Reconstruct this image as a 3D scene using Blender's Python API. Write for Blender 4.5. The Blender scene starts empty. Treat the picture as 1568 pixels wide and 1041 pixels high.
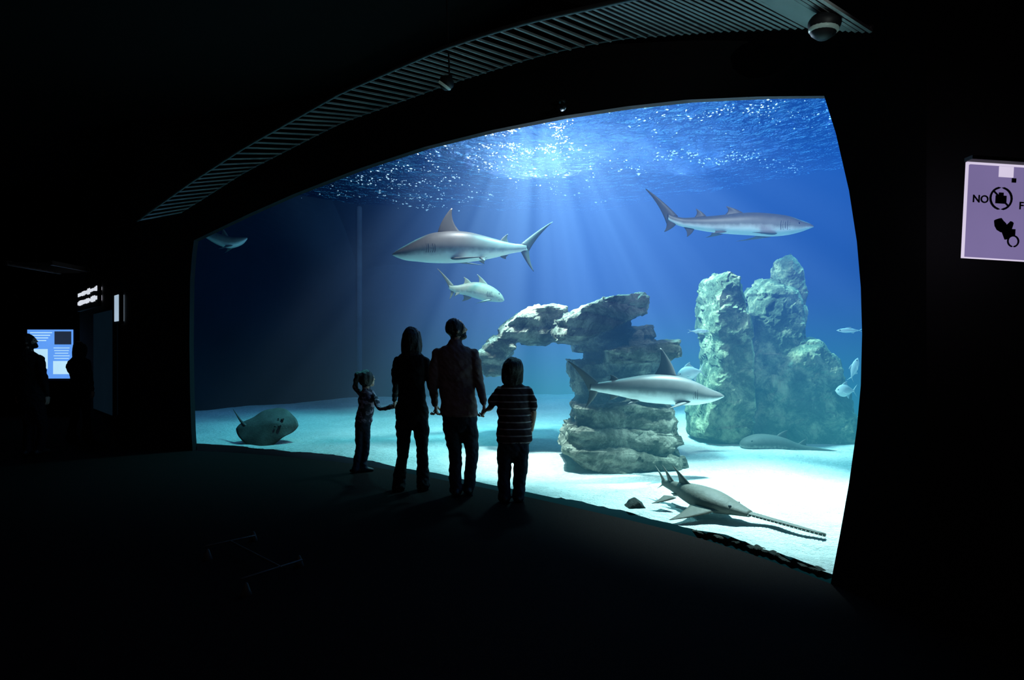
import bpy, bmesh, math, random, copy
from mathutils import Vector, Matrix, noise
from mathutils.kdtree import KDTree
random.seed(4)
scene = bpy.context.scene
try:
    scene.view_settings.view_transform = 'Standard'
    scene.view_settings.look = 'None'
except Exception as e:
    print(e)
F = 934.0; CX = 784.0; HY = 536.0; EYE = 1.5

def W(px, py, d):
    return Vector(((px-CX)/F*d, d, EYE+(HY-py)/F*d))

# ------------------------------------------------------------------ node helpers
def new_mat(name):
    m = bpy.data.materials.new(name); m.use_nodes = True
    m.node_tree.nodes.clear()
    return m, m.node_tree
def nd(nt, t, **k):
    n = nt.nodes.new(t)
    for a, b in k.items(): setattr(n, a, b)
    return n
def setin(nt, sock, v):
    if v is None: return
    if isinstance(v, bpy.types.NodeSocket): nt.links.new(v, sock)
    else: sock.default_value = v
def M(nt, op, a, b=None, c=None, clamp=False):
    n = nd(nt, 'ShaderNodeMath', operation=op); n.use_clamp = clamp
    setin(nt, n.inputs[0], a); setin(nt, n.inputs[1], b)
    if c is not None: setin(nt, n.inputs[2], c)
    return n.outputs[0]
def VM(nt, op, a, b=None, out=0):
    n = nd(nt, 'ShaderNodeVectorMath', operation=op)
    setin(nt, n.inputs[0], a); setin(nt, n.inputs[1], b)
    return n.outputs['Value'] if op in ('LENGTH', 'DOT_PRODUCT') else n.outputs[0]
def SS(nt, v, a, b, lo=0.0, hi=1.0):
    n = nd(nt, 'ShaderNodeMapRange', interpolation_type='SMOOTHSTEP')
    setin(nt, n.inputs['Value'], v)
    n.inputs['From Min'].default_value = a; n.inputs['From Max'].default_value = b
    n.inputs['To Min'].default_value = lo; n.inputs['To Max'].default_value = hi
    return n.outputs[0]
def ramp(nt, fac, stops):
    n = nd(nt, 'ShaderNodeValToRGB'); setin(nt, n.inputs[0], fac)
    cr = n.color_ramp
    while len(cr.elements) < len(stops): cr.elements.new(0.5)
    for e, (p, c) in zip(cr.elements, stops):
        e.position = p; e.color = (*c, 1)
    return n.outputs[0]
def mixc(nt, f, a, b):
    n = nd(nt, 'ShaderNodeMix', data_type='RGBA')
    setin(nt, n.inputs[0], f)
    for s, v in ((n.inputs[6], a), (n.inputs[7], b)):
        if isinstance(v, tuple) and len(v) == 3: v = (*v, 1)
        setin(nt, s, v)
    return n.outputs[2]
def noiset(nt, vec, scale, detail=4, rough=.55, dist=0):
    n = nd(nt, 'ShaderNodeTexNoise')
    setin(nt, n.inputs['Vector'], vec)
    n.inputs['Scale'].default_value = scale; n.inputs['Detail'].default_value = detail
    n.inputs['Roughness'].default_value = rough; n.inputs['Distortion'].default_value = dist
    return n.outputs['Fac']
def simple(name, col, rough=.7, metal=0, nscale=8, namt=.25, bump=.0, spec=.3, emis=None, es=0):
    m, nt = new_mat(name)
    tc = nd(nt, 'ShaderNodeTexCoord').outputs['Object']
    b = nd(nt, 'ShaderNodeBsdfPrincipled'); o = nd(nt, 'ShaderNodeOutputMaterial')
    nz = noiset(nt, tc, nscale)
    c = mixc(nt, nz, tuple(x*(1-namt) for x in col), tuple(min(1, x*(1+namt)) for x in col))
    nt.links.new(c, b.inputs['Base Color'])
    b.inputs['Roughness'].default_value = rough; b.inputs['Metallic'].default_value = metal
    b.inputs['Specular IOR Level'].default_value = spec
    if bump:
        bp = nd(nt, 'ShaderNodeBump'); bp.inputs['Strength'].default_value = bump
        bp.inputs['Distance'].default_value = .02
        nt.links.new(noiset(nt, tc, nscale*3), bp.inputs['Height']); nt.links.new(bp.outputs[0], b.inputs['Normal'])
    if emis:
        b.inputs['Emission Color'].default_value = (*emis, 1); b.inputs['Emission Strength'].default_value = es
    nt.links.new(b.outputs[0], o.inputs[0])
    return m

# ------------------------------------------------------------------ mesh helpers
class Buf:
    def __init__(s): s.v = []; s.f = []; s.m = []; s.a = []
    def add(s, vs, fs, mi=0, at=None):
        o = len(s.v); s.v += [tuple(v) for v in vs]
        s.f += [tuple(i+o for i in f) for f in fs]; s.m += [mi]*len(fs)
        s.a += (at if at else [0.5]*len(vs))
def mesh_obj(buf, name, mats, smooth=True, loc=None, parent=None):
    me = bpy.data.meshes.new(name); me.from_pydata(buf.v, [], buf.f)
    for m in mats: me.materials.append(m)
    for p, mi in zip(me.polygons, buf.m): p.material_index = mi; p.use_smooth = smooth
    at = me.attributes.new('pig', 'FLOAT', 'POINT')
    for i, a in enumerate(buf.a): at.data[i].value = a
    me.update()
    bm = bmesh.new(); bm.from_mesh(me); bmesh.ops.recalc_face_normals(bm, faces=bm.faces); bm.to_mesh(me); bm.free()
    ob = bpy.data.objects.new(name, me); scene.collection.objects.link(ob)
    if loc is not None: ob.location = loc
    if parent: ob.parent = parent
    return ob
def cat(p0, p1, p2, p3, t):
    return tuple(.5*((2*b)+(-a+c)*t+(2*a-5*b+4*c-d)*t*t+(-a+3*b-3*c+d)*t**3) for a, b, c, d in zip(p0, p1, p2, p3))
def dense(pts, sub):
    if len(pts) < 2: return pts
    P = [pts[0]]+list(pts)+[pts[-1]]; out = []
    for i in range(1, len(P)-2):
        for k in range(sub): out.append(cat(P[i-1], P[i], P[i+1], P[i+2], k/sub))
    out.append(tuple(pts[-1])); return out
def tube(buf, pts, mi=0, seg=16, sub=4, cap=True):
    """pts: (x,y,z,rx,ry)"""
    pts = [tuple(p) if len(p) == 5 else (*p, p[3]) for p in pts]
    D = dense(pts, sub); n = len(D)
    pos = [Vector(p[:3]) for p in D]; rings = []
    ref = None
    for i in range(n):
        t = (pos[min(i+1, n-1)]-pos[max(i-1, 0)])
        if t.length < 1e-8: t = Vector((0, 0, 1))
        t.normalize()
        if ref is None: ref = Vector((1, 0, 0)) if abs(t.x) < .8 else Vector((0, 1, 0))
        s = ref-t*ref.dot(t); s.normalize(); u = t.cross(s)
        rx, ry = max(D[i][3], 1e-4), max(D[i][4], 1e-4)
        L = []
        if i == 0 and cap: L = [(-.85, .35), (-.55, .75)]
        if i == 0 and cap: pre = [(pos[i]+t*(k*min(rx, ry)), q) for k, q in L]
        else: pre = []
        post = [(pos[i]+t*(k*min(rx, ry)), q) for k, q in ((.55, .75), (.85, .35))] if (i == n-1 and cap) else []
        for c, q in pre+[(pos[i], 1)]+post:
            rings.append([c+s*(math.cos(2*math.pi*j/seg)*rx*q)+u*(math.sin(2*math.pi*j/seg)*ry*q) for j in range(seg)])
    vs = [v for r in rings for v in r]; fs = []
    for i in range(len(rings)-1):
        for j in range(seg):
            a = i*seg+j; b = i*seg+(j+1) % seg
            fs.append((a, b, b+seg, a+seg))
    fs.append(tuple(range(seg))[::-1]); fs.append(tuple((len(rings)-1)*seg+j for j in range(seg)))
    buf.add(vs, fs, mi)
def ellip(buf, c, r, mi=0, R=None, nu=20, nv=12, fn=None):
    c = Vector(c); vs = []; fs = []
    for i in range(nv+1):
        th = math.pi*i/nv
        for j in range(nu):
            ph = 2*math.pi*j/nu
            d = Vector((math.sin(th)*math.cos(ph), math.sin(th)*math.sin(ph), math.cos(th)))
            p = Vector((d.x*r[0], d.y*r[1], d.z*r[2]))
            if fn: p = fn(d, p)
            if R: p = R @ p
            vs.append(c+p)
    for i in range(nv):
        for j in range(nu):
            a = i*nu+j; b = i*nu+(j+1) % nu
            fs.append((a, b, b+nu, a+nu))
    buf.add(vs, fs, mi)
def box(buf, c, s, mi=0, R=None):
    c = Vector(c); vs = []
    for x in (-.5, .5):
        for y in (-.5, .5):
            for z in (-.5, .5):
                p = Vector((x*s[0], y*s[1], z*s[2]))
                if R: p = R @ p
                vs.append(c+p)
    buf.add(vs, [(0, 1, 3, 2), (4, 6, 7, 5), (0, 4, 5, 1), (2, 3, 7, 6), (0, 2, 6, 4), (1, 5, 7, 3)], mi)
def remesh(buf, voxel, smooth_it=3):
    me = bpy.data.meshes.new('tmp'); me.from_pydata(buf.v, [], buf.f)
    bm = bmesh.new(); bm.from_mesh(me)
    bmesh.ops.remove_doubles(bm, verts=bm.verts, dist=1e-5)
    bmesh.ops.recalc_face_normals(bm, faces=bm.faces); bm.to_mesh(me); bm.free()
    ob = bpy.data.objects.new('tmp', me); scene.collection.objects.link(ob)
    r = ob.modifiers.new('r', 'REMESH'); r.mode = 'VOXEL'; r.voxel_size = voxel
    if smooth_it:
        s = ob.modifiers.new('s', 'SMOOTH'); s.factor = .5; s.iterations = smooth_it
    dg = bpy.context.evaluated_depsgraph_get(); dg.update()
    nm = bpy.data.meshes.new_from_object(ob.evaluated_get(dg))
    bpy.data.objects.remove(ob, do_unlink=True)
    return nm
def join(obs, name):
    bpy.ops.object.select_all(action='DESELECT')
    for o in obs: o.select_set(True)
    bpy.context.view_layer.objects.active = obs[0]
    bpy.ops.object.join(); obs[0].name = name
    return obs[0]

# ------------------------------------------------------------------ materials
m_wall = simple('dark_painted_wall', (.010, .010, .011), .8, nscale=2, bump=.1, spec=.15)
m_ceil = simple('black_ceiling_paint', (.005, .005, .006), .9, nscale=3, spec=.1)
m_carpet = simple('dark_carpet', (.0098, .0068, .0066), .95, nscale=60, namt=.5, bump=.5, spec=.02)
m_slat = simple('aluminium_slats', (.17, .175, .18), .4, .2, nscale=5)
m_rail = simple('rail_metal', (.09, .09, .095), .4, .5)
m_black = simple('black_plastic', (.012, .012, .014), .5, spec=.2)

# ------------------------------------------------------------------ window wall curve
WP = [(-5.82, 9.31), (-4.76, 9.10), (-3.6, 8.76), (-2.10, 8.05), (-.784, 7.04), (.14, 6.25), (1.205, 5.21), (1.727, 4.53), (2.05, 3.92), (2.144, 3.735), (2.31, 3.40)]
WD = dense(WP, 12)
WPX = [CX+F*x/y for x, y in WD]
def wall_at(px):
    for i in range(len(WD)-1):
        if WPX[i] <= px <= WPX[i+1]:
            t = (px-WPX[i])/(WPX[i+1]-WPX[i]+1e-9)
            return Vector((WD[i][0]+(WD[i+1][0]-WD[i][0])*t, WD[i][1]+(WD[i+1][1]-WD[i][1])*t))
    return Vector(WD[0]) if px < WPX[0] else Vector(WD[-1])
def wall_n(px):
    a = wall_at(px-6); b = wall_at(px+6); t = (b-a).normalized()
    return Vector((-t.y, t.x)) if Vector((-t.y, t.x)).y > 0 else Vector((t.y, -t.x))   # into tank
def interp(tab, x):
    if x <= tab[0][0]: return tab[0][1]
    for (a, b), (c, d) in zip(tab, tab[1:]):
        if a <= x <= c: return b+(d-b)*(x-a)/(c-a)
    return tab[-1][1]
YT = [(290, 500), (291, 430), (294, 390), (297, 368), (380, 328), (450, 297), (550, 258), (650, 225), (750, 200), (860, 178), (960, 163), (1050, 153), (1160, 148), (1262, 147), (1280, 205), (1300, 292), (1312, 370), (1318, 440), (1320, 520)]
YB = [(290, 500), (291, 600), (293, 660), (295, 690), (1272, 893), (1285, 825), (1300, 740), (1312, 655), (1318, 590), (1320, 520)]
cols = [WPX[0]+(290-WPX[0])*i/6 for i in range(6)]+[290, 291, 292, 293, 294, 295, 297]+[297+8*i for i in range(1, 121)]+[1261, 1262]+[1262+2*i for i in range(1, 30)]+[1330, 1350, 1370, 1390, 1405, WPX[-1]]
cols = sorted(set(cols)); WALLH = 5.0
def zz(px):
    if px <= 290 or px >= 1320: return (1.6, 1.6)
    d = wall_at(px).y
    zt = EYE+(HY-interp(YT, px))/F*d
    zb = EYE+(HY-interp(YB, px))/F*d
    if 295 <= px <= 1272: zb = 0.0
    return (zt, max(0.0, zb))
buf = Buf(); vs = []; fs = []
for px in cols:
    p = wall_at(px); zt, zb = zz(px)
    vs += [(p.x, p.y, 0), (p.x, p.y, zb), (p.x, p.y, zt), (p.x, p.y, WALLH)]
for i in range(len(cols)-1):
    a = i*4; b = a+4
    if vs[a+1][2] > 1e-4 or vs[b+1][2] > 1e-4: fs.append((a, b, b+1, a+1))
    fs.append((a+2, b+2, b+3, a+3))
buf.add(vs, fs)
ob = mesh_obj(buf, 'wall_aquarium', [m_wall], smooth=False)
bm = bmesh.new(); bm.from_mesh(ob.data)
bmesh.ops.remove_doubles(bm, verts=bm.verts, dist=1e-5); bmesh.ops.dissolve_degenerate(bm, edges=bm.edges, dist=1e-5)
for f in bm.faces:
    if f.normal.y > 0: f.normal_flip()
bm.to_mesh(ob.data); bm.free()
so = ob.modifiers.new('thickness', 'SOLIDIFY'); so.thickness = .09; so.offset = -1
# pane
mg, nt = new_mat('acrylic_pane')
tr = nd(nt, 'ShaderNodeBsdfTransparent'); tr.inputs[0].default_value = (.98, 1, 1, 1)
gl = nd(nt, 'ShaderNodeBsdfGlossy'); gl.inputs['Roughness'].default_value = .02
mx = nd(nt, 'ShaderNodeMixShader'); mx.inputs[0].default_value = .015
o = nd(nt, 'ShaderNodeOutputMaterial')
nt.links.new(tr.outputs[0], mx.inputs[1]); nt.links.new(gl.outputs[0], mx.inputs[2]); nt.links.new(mx.outputs[0], o.inputs[0])
buf = Buf(); vs = []; fs = []
pc = [c for c in cols if 290 <= c <= 1320]
for px in pc:
    p = wall_at(px)+wall_n(px)*.06; zt, zb = zz(px); vs += [(p.x, p.y, zb), (p.x, p.y, zt)]
for i in range(len(pc)-1): fs.append((2*i, 2*i+2, 2*i+3, 2*i+1))
buf.add(vs, fs); mesh_obj(buf, 'window_1', [mg])

# ------------------------------------------------------------------ room shell
curve = [tuple(wall_at(c)) for c in cols]
room = [(-14, -5), (-14, 17), (-9, 17), (-9, 12.7)]+curve+[(6, 2.9), (6, -5)]
def poly(name, pts, z, mat, th=0):
    b = Buf(); b.add([(x, y, z) for x, y in pts], [tuple(range(len(pts)))]); return mesh_obj(b, name, [mat], smooth=False)
poly('floor', room, 0, m_carpet); poly('ceiling', room, WALLH, m_ceil)
def wall(name, a, b, z0=0, z1=WALLH, mat=m_wall):
    bu = Buf(); bu.add([(a[0], a[1], z0), (b[0], b[1], z0), (b[0], b[1], z1), (a[0], a[1], z1)], [(0, 1, 2, 3)])
    return mesh_obj(bu, name, [mat], smooth=False)
wall('wall_left', (-14, -5), (-14, 17)); wall('wall_far', (-14, 17), (-9, 17)); wall('wall_corridor_end', (-9, 17), (-9, 12.7))
wall('wall_corridor', (-9, 12.7), (-5.82, 9.31)); wall('wall_right', (2.31, 3.4), (6, 2.9)); wall('wall_right_side', (6, 2.9), (6, -5)); wall('wall_back', (6, -5), (-14, -5))

# ------------------------------------------------------------------ slatted canopy
RL = [(200, 345), (290, 280), (375, 225), (520, 143), (680, 73), (800, 35), (940, 4), (1080, -28), (1250, -60)]
LO = [(200, 372), (290, 318), (375, 264), (520, 190), (700, 125), (830, 85), (950, 60), (1100, 48), (1240, 42), (1320, 48)]
def rail_pt(px):
    p = wall_at(px)-wall_n(px)*1.0; q = CX+F*p.x/p.y
    return Vector((p.x, p.y, EYE+(HY-interp(RL, q))/F*p.y))
def low_pt(px):
    p = wall_at(px)-wall_n(px)*.22; q = CX+F*p.x/p.y
    return Vector((p.x, p.y, EYE+(HY-interp(LO, q))/F*p.y))
b = Buf(); n = 88
canopy = bpy.data.objects.new('slatted_ceiling_canopy', None); scene.collection.objects.link(canopy)
RP = []; LP = []
random.seed(12)
for i in range(n):
    k = i/(n-1)*(len(WD)-1-18)+12
    j = int(k); t = k-j
    x = WPX[j]+(WPX[min(j+1, len(WD)-1)]-WPX[j])*t
    a = rail_pt(x); c = low_pt(x); RP.append(a); LP.append(c)
    d = (c-a); L = d.length; d.normalize(); s = Vector((0, 0, 1)).cross(d).normalized(); u = d.cross(s)
    R = Matrix((d, s, u)).transposed()
    box(b, (a+c)/2, (L, .018, .018), 0, R)
mesh_obj(b, 'slats', [m_slat], smooth=False, parent=canopy)
b = Buf()
tube(b, [(*p, .02, .02) for p in RP[::3]], 0, 10, 2); tube(b, [(*(p+Vector((0, 0, .02))), .015, .02) for p in LP[::3]], 0, 10, 2)
mesh_obj(b, 'rails', [m_rail], parent=canopy)
m_lens = simple('lamp_glass', (.3, .38, .36), .3, emis=(.25, .4, .36), es=.12)
def ceiling_lamp(px, py, d, r, tilt):
    e = bpy.data.objects.new('ceiling_spotlight', None); scene.collection.objects.link(e); e.location = W(px, py, d)
    R = Matrix.Rotation(tilt[0], 3, 'X') @ Matrix.Rotation(tilt[1], 3, 'Y')
    b = Buf(); tube(b, [(*(R @ Vector((0, 0, z))), q, q) for z, q in ((.0, r), (.02, r*1.02), (.05, r*.8), (.07, r*.35))], 0, 24, 3)
    tube(b, [(*(R @ Vector((0, 0, .06))), .008, .008), (0, 0, max(.25, min(1.6, WALLH-.02-e.location.z)), .008, .008)], 0, 8, 1)
    mesh_obj(b, 'housing', [m_black], parent=e)
    b = Buf(); ellip(b, (R @ Vector((0, 0, -.02))), (r*.95, r*.95, .03), 0, R.to_3x3()); mesh_obj(b, 'lens', [m_lens], parent=e)
ceiling_lamp(1262, 40, 3.45, .085, (.1, .1)); ceiling_lamp(683, 128, 5.7, .07, (.3, .6))
e = bpy.data.objects.new('security_camera', None); scene.collection.objects.link(e); e.location = W(862, 165, 5.75)
b = Buf(); tube(b, [(0, -.09, -.03, .025, .02), (0, .05, .01, .03, .025)], 0, 12, 2); tube(b, [(0, .03, 0, .012, .012), (0, .1, .1, .012, .012)], 0, 8, 1); box(b, (0, .1, .1), (.06, .06, .02)); mesh_obj(b, 'camera_body', [m_black], parent=e)

# ------------------------------------------------------------------ tank
outer = [(2.45, 3.5), (5, 4.2), (7.5, 9), (6.7, 12.4), (2, 16.6), (-3.9, 15.5), (-7.0, 12.8), (-5.3, 9.8), (-4.95, 9.3)]
front = [tuple(wall_at(c)+wall_n(c)*.1) for c in cols if 285 <= c <= 1400]
tankpoly = front+outer
def inside(x, y, P):
    r = False; j = len(P)-1
    for i in range(len(P)):
        xi, yi = P[i]; xj, yj = P[j]
        if (yi > y) != (yj > y) and x < (xj-xi)*(y-yi)/(yj-yi)+xi: r = not r
        j = i
    return r
SURF = 5.2
m_tank = simple('tank_wall_blue_rock', (.010, .024, .048), .9, nscale=.7, namt=.4, bump=.3, spec=.05)
b = Buf(); m_ = outer
vs = []; fs = []
for i, (x, y) in enumerate(m_): vs += [(x, y, -.3), (x, y, 5.7)]
for i in range(len(m_)-1): fs.append((2*i, 2*i+2, 2*i+3, 2*i+1))
b.add(vs, fs); mesh_obj(b, 'wall_tank', [m_tank], smooth=False)
b = Buf(); tube(b, [(-3.86, 15.42, .2, .07, .05), (-3.86, 15.42, 5.1, .07, .05)], 0, 14, 1); mesh_obj(b, 'trim_1', [simple('pale_blue_corner_trim', (.035, .05, .08), .9, namt=.6, nscale=1.5, spec=.0)])

def sand_z(x, y):
    z = .02+max(0, y-7)*.032
    z += .05*noise.noise(Vector((x*.7, y*.7, 2)))+.018*noise.noise(Vector((x*2.5, y*2.5, 5)))
    return max(.02, z) if y > 6 else .03+.035*noise.noise(Vector((x*1.5, y*1.5, 9)))+.02*noise.noise(Vector((x*5, y*5, 1)))
def gridmesh(name, step, zf, mat, P):
    xs = [-7.5+step*i for i in range(int(15.5/step)+1)]; ys = [3.2+step*i for i in range(int(14/step)+1)]
    bm = bmesh.new(); V = {}
    for i, x in enumerate(xs):
        for j, y in enumerate(ys): V[i, j] = bm.verts.new((x, y, zf(x, y)))
    for i in range(len(xs)-1):
        for j in range(len(ys)-1):
            f = bm.faces.new((V[i, j], V[i+1, j], V[i+1, j+1], V[i, j+1])); f.smooth = True
    segs = list(zip(P, P[1:]+P[:1]))
    inn = {k: inside(v.co.x, v.co.y, P) for k, v in V.items()}
    rm = [f for f in bm.faces if not any(inside(v.co.x, v.co.y, P) for v in f.verts)]
    bmesh.ops.delete(bm, geom=rm, context='FACES')
    for k, v in V.items():
        if not v.is_valid: continue
        if not inn[k]:
            best = None; p = Vector((v.co.x, v.co.y))
            for a, c in segs:
                a = Vector(a); c = Vector(c); d = c-a
                if d.length < 1e-6: continue
                t = max(0, min(1, (p-a).dot(d)/d.dot(d))); q = a+d*t
                if best is None or (q-p).length < best[0]: best = ((q-p).length, q)
            v.co.x, v.co.y = best[1]
    me = bpy.data.meshes.new(name); bm.to_mesh(me); bm.free(); me.materials.append(mat)
    ob = bpy.data.objects.new(name, me); scene.collection.objects.link(ob); return ob
ms, nt = new_mat('coral_sand')
tc = nd(nt, 'ShaderNodeTexCoord').outputs['Object']
bs = nd(nt, 'ShaderNodeBsdfPrincipled'); o = nd(nt, 'ShaderNodeOutputMaterial')
c = mixc(nt, noiset(nt, tc, 16, 6, .75), (.36, .40, .36), (.95, .95, .90))  # sand grain; its strong contrast also paints caustic mottling into the colour
c = mixc(nt, SS(nt, noiset(nt, tc, 1.3, 3), .35, .65), mixc(nt, .35, c, (.30, .42, .40)), c)
nt.links.new(c, bs.inputs['Base Color']); bs.inputs['Roughness'].default_value = .95; bs.inputs['Specular IOR Level'].default_value = .1
bp = nd(nt, 'ShaderNodeBump'); bp.inputs['Strength'].default_value = 1; bp.inputs['Distance'].default_value = .06
nt.links.new(noiset(nt, tc, 18, 5, .7), bp.inputs['Height']); nt.links.new(bp.outputs[0], bs.inputs['Normal']); nt.links.new(bs.outputs[0], o.inputs[0])
gridmesh('sand_bed', .09, sand_z, ms, tankpoly)
# water surface seen from below
mw, nt = new_mat('rippled_water_surface')
tc = nd(nt, 'ShaderNodeTexCoord').outputs['Object']
gl = nd(nt, 'ShaderNodeBsdfGlossy'); gl.inputs['Roughness'].default_value = .075; gl.inputs['Color'].default_value = (.24, .38, .56, 1)
n1 = noiset(nt, tc, 2.4, 3, .6, .8); n2 = noiset(nt, tc, 7, 3, .6, .5)
h = M(nt, 'ADD', n1, M(nt, 'MULTIPLY', n2, .36))
bp = nd(nt, 'ShaderNodeBump'); bp.inputs['Strength'].default_value = 1; bp.inputs['Distance'].default_value = .34
nt.links.new(h, bp.inputs['Height']); nt.links.new(bp.outputs[0], gl.inputs['Normal'])
o = nd(nt, 'ShaderNodeOutputMaterial'); nt.links.new(gl.outputs[0], o.inputs[0])
gridmesh('water_surface', .2, lambda x, y: SURF+.05*noise.noise(Vector((x*.9, y*.9, 0)))+.02*noise.noise(Vector((x*3, y*3, 7))), mw, tankpoly)
# white flecks just beneath the surface, standing in for lamp glints on the ripples
random.seed(21); b = Buf(); ZB = 5.10
ico = [Vector(v).normalized() for v in ((0, 0, 1), (1, 0, 0), (0, 1, 0), (-1, 0, 0), (0, -1, 0), (0, 0, -1))]
icf = [(0, 1, 2), (0, 2, 3), (0, 3, 4), (0, 4, 1), (5, 2, 1), (5, 3, 2), (5, 4, 3), (5, 1, 4)]
def fleck(x, y, z, r):
    a = random.uniform(0, math.pi); st = random.uniform(1, 2.6); ca, sa = math.cos(a), math.sin(a); vs = []
    for v in ico:
        vx = v.x*r*st; vy = v.y*r; vs.append((x+vx*ca-vy*sa, y+vx*sa+vy*ca, z+v.z*r*.8))
    b.add(vs, icf)
CL = [(820, 208, 36, 13, 380), (770, 225, 60, 22, 280), (600, 280, 45, 18, 130), (640, 265, 70, 22, 130), (700, 300, 45, 12, 50), (1110, 165, 55, 12, 110), (1150, 180, 80, 18, 90), (870, 290, 30, 16, 35), (930, 200, 60, 20, 40), (510, 285, 35, 10, 30), (640, 310, 30, 8, 40)]
SZ = (.004, .005, .007, .009, .012, .017)
for cx_, cy_, sx_, sy_, k in CL:
    made = 0; tries = 0
    while made < k and tries < k*12:
        tries += 1
        px = random.gauss(cx_, sx_); py = random.gauss(cy_, sy_)
        if py > 322: continue
        d = (ZB-EYE)*F/(HY-py); x = (px-CX)/F*d
        if not inside(x, d, tankpoly): continue
        if abs(noise.noise(Vector((x*1.3, d*1.3, 3))))+.5*abs(noise.noise(Vector((x*3.1, d*3.1, 8)))) > .25: continue
        fleck(x, d, ZB+random.uniform(-.05, .03), random.choice(SZ)*d/10); made += 1
for k in range(360):   # curved rows of glint flecks on the right
    t = random.random(); px = 900+330*t; py = 262-22*math.sin(t*math.pi*.9)-6*math.sin(t*19)+random.gauss(0, 5)
    d = (ZB-EYE)*F/(HY-py); x = (px-CX)/F*d
    if inside(x, d, tankpoly) and noise.noise(Vector((x*2, d*2, 5))) > -.15: fleck(x, d, ZB+random.uniform(-.05, .03), random.choice(SZ)*d/10)
mesh_obj(b, 'surface_glint_flecks', [simple('white_glint_fleck', (.95, .95, .95), .3, namt=.02, spec=.8)])
# water body; light shafts and blue haze are painted in as emission
mv, nt = new_mat('glowing_water_volume')
P = nd(nt, 'ShaderNodeTexCoord').outputs['Object']
sx = nd(nt, 'ShaderNodeSeparateXYZ'); nt.links.new(P, sx.inputs[0])
X, Y, Z = sx.outputs
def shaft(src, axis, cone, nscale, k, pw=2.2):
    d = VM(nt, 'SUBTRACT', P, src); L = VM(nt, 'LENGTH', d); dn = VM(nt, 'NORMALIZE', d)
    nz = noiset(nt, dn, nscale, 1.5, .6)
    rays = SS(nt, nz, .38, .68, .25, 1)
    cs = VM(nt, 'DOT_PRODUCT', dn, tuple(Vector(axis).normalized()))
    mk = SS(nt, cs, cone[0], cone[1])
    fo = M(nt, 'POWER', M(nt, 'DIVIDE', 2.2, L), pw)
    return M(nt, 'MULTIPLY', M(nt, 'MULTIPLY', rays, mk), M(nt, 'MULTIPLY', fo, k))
s1 = shaft((0.45, 11.0, 6.7), (.20, -.1, -1), (.5, .95), 9, .36, 2.3)  # light shafts drawn as emission from noise, not cast by a lamp
base = M(nt, 'MULTIPLY', SS(nt, X, -3.6, 1.8, .035, 1.35), SS(nt, Z, -1, 6, .65, 1.1))  # scattered blue light put into the water as glow, dimmer to the left
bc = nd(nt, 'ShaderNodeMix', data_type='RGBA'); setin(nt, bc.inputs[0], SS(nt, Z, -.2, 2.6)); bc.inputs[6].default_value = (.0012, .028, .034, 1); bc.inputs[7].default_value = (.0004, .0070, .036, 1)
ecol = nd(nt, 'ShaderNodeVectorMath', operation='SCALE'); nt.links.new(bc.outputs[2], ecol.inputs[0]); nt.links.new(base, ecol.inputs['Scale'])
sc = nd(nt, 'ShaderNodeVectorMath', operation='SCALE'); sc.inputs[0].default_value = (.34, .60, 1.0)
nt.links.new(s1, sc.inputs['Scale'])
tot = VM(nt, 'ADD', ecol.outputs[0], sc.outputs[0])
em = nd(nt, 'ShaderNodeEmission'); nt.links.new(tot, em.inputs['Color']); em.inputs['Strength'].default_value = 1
ab = nd(nt, 'ShaderNodeVolumeAbsorption'); ab.inputs['Color'].default_value = (.12, .87, .92, 1); ab.inputs['Density'].default_value = .05
ad = nd(nt, 'ShaderNodeAddShader'); nt.links.new(em.outputs[0], ad.inputs[0]); nt.links.new(ab.outputs[0], ad.inputs[1])
o = nd(nt, 'ShaderNodeOutputMaterial'); nt.links.new(ad.outputs[0], o.inputs['Volume'])
try: mv.cycles.volume_step_rate = 1.1
except Exception as e: print(e)
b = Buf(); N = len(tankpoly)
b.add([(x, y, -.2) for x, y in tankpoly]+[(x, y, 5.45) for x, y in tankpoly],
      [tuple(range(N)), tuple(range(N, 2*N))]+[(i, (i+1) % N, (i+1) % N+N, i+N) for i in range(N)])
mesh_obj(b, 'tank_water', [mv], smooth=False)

# ------------------------------------------------------------------ lights
def spot(name, loc, tgt, power, col, size, blend=.6, rad=.2):
    l = bpy.data.lights.new(name, 'SPOT'); l.energy = power; l.color = col; l.spot_size = math.radians(size); l.spot_blend = blend; l.shadow_soft_size = rad
    ob = bpy.data.objects.new(name, l); scene.collection.objects.link(ob); ob.location = loc
    ob.rotation_euler = (Vector(tgt)-Vector(loc)).to_track_quat('-Z', 'Y').to_euler(); return ob
cy = (.36, .95, 1.0)
spot('tank_lamp', (0.6, 9.0, 5.02), (1.1, 9.0, 0), 1500, cy, 90, .8)
spot('tank_lamp', (0.0, 8.7, 5.02), (0.70, 8.1, 0), 3900, (.80, .98, 1), 40, .9, .12)
spot('tank_lamp', (3.2, 7.2, 5.02), (2.6, 6.1, 0), 6200, (.70, .98, 1), 50, 1, .15)
spot('tank_lamp', (-2.4, 10.8, 5.02), (-2.6, 10.0, 0), 950, (.16, .90, 1), 88, .9)
spot('tank_lamp', (1.6, 8.9, 5.02), (3.5, 9.9, 1.6), 3000, (.74, .98, .93), 56, .9, .15)
spot('tank_lamp', (5.6, 9.8, 5.02), (5.2, 9.5, 0), 800, (.3, .92, 1), 100, .9)
spot('tank_lamp', (-5.3, 10.6, 5.02), (-5.6, 11.0, 0), 260, (.10, .42, 1), 80, .9)
spot('tank_lamp', (-0.6, 8.6, 5.0), (-0.2, 9.7, 2), 520, (.95, .93, .95), 88, .9)
spot('tank_lamp', (3.2, 6.0, 4.9), (3.0, 8.4, 3.0), 300, (.95, .95, .95), 80, .9)
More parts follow.
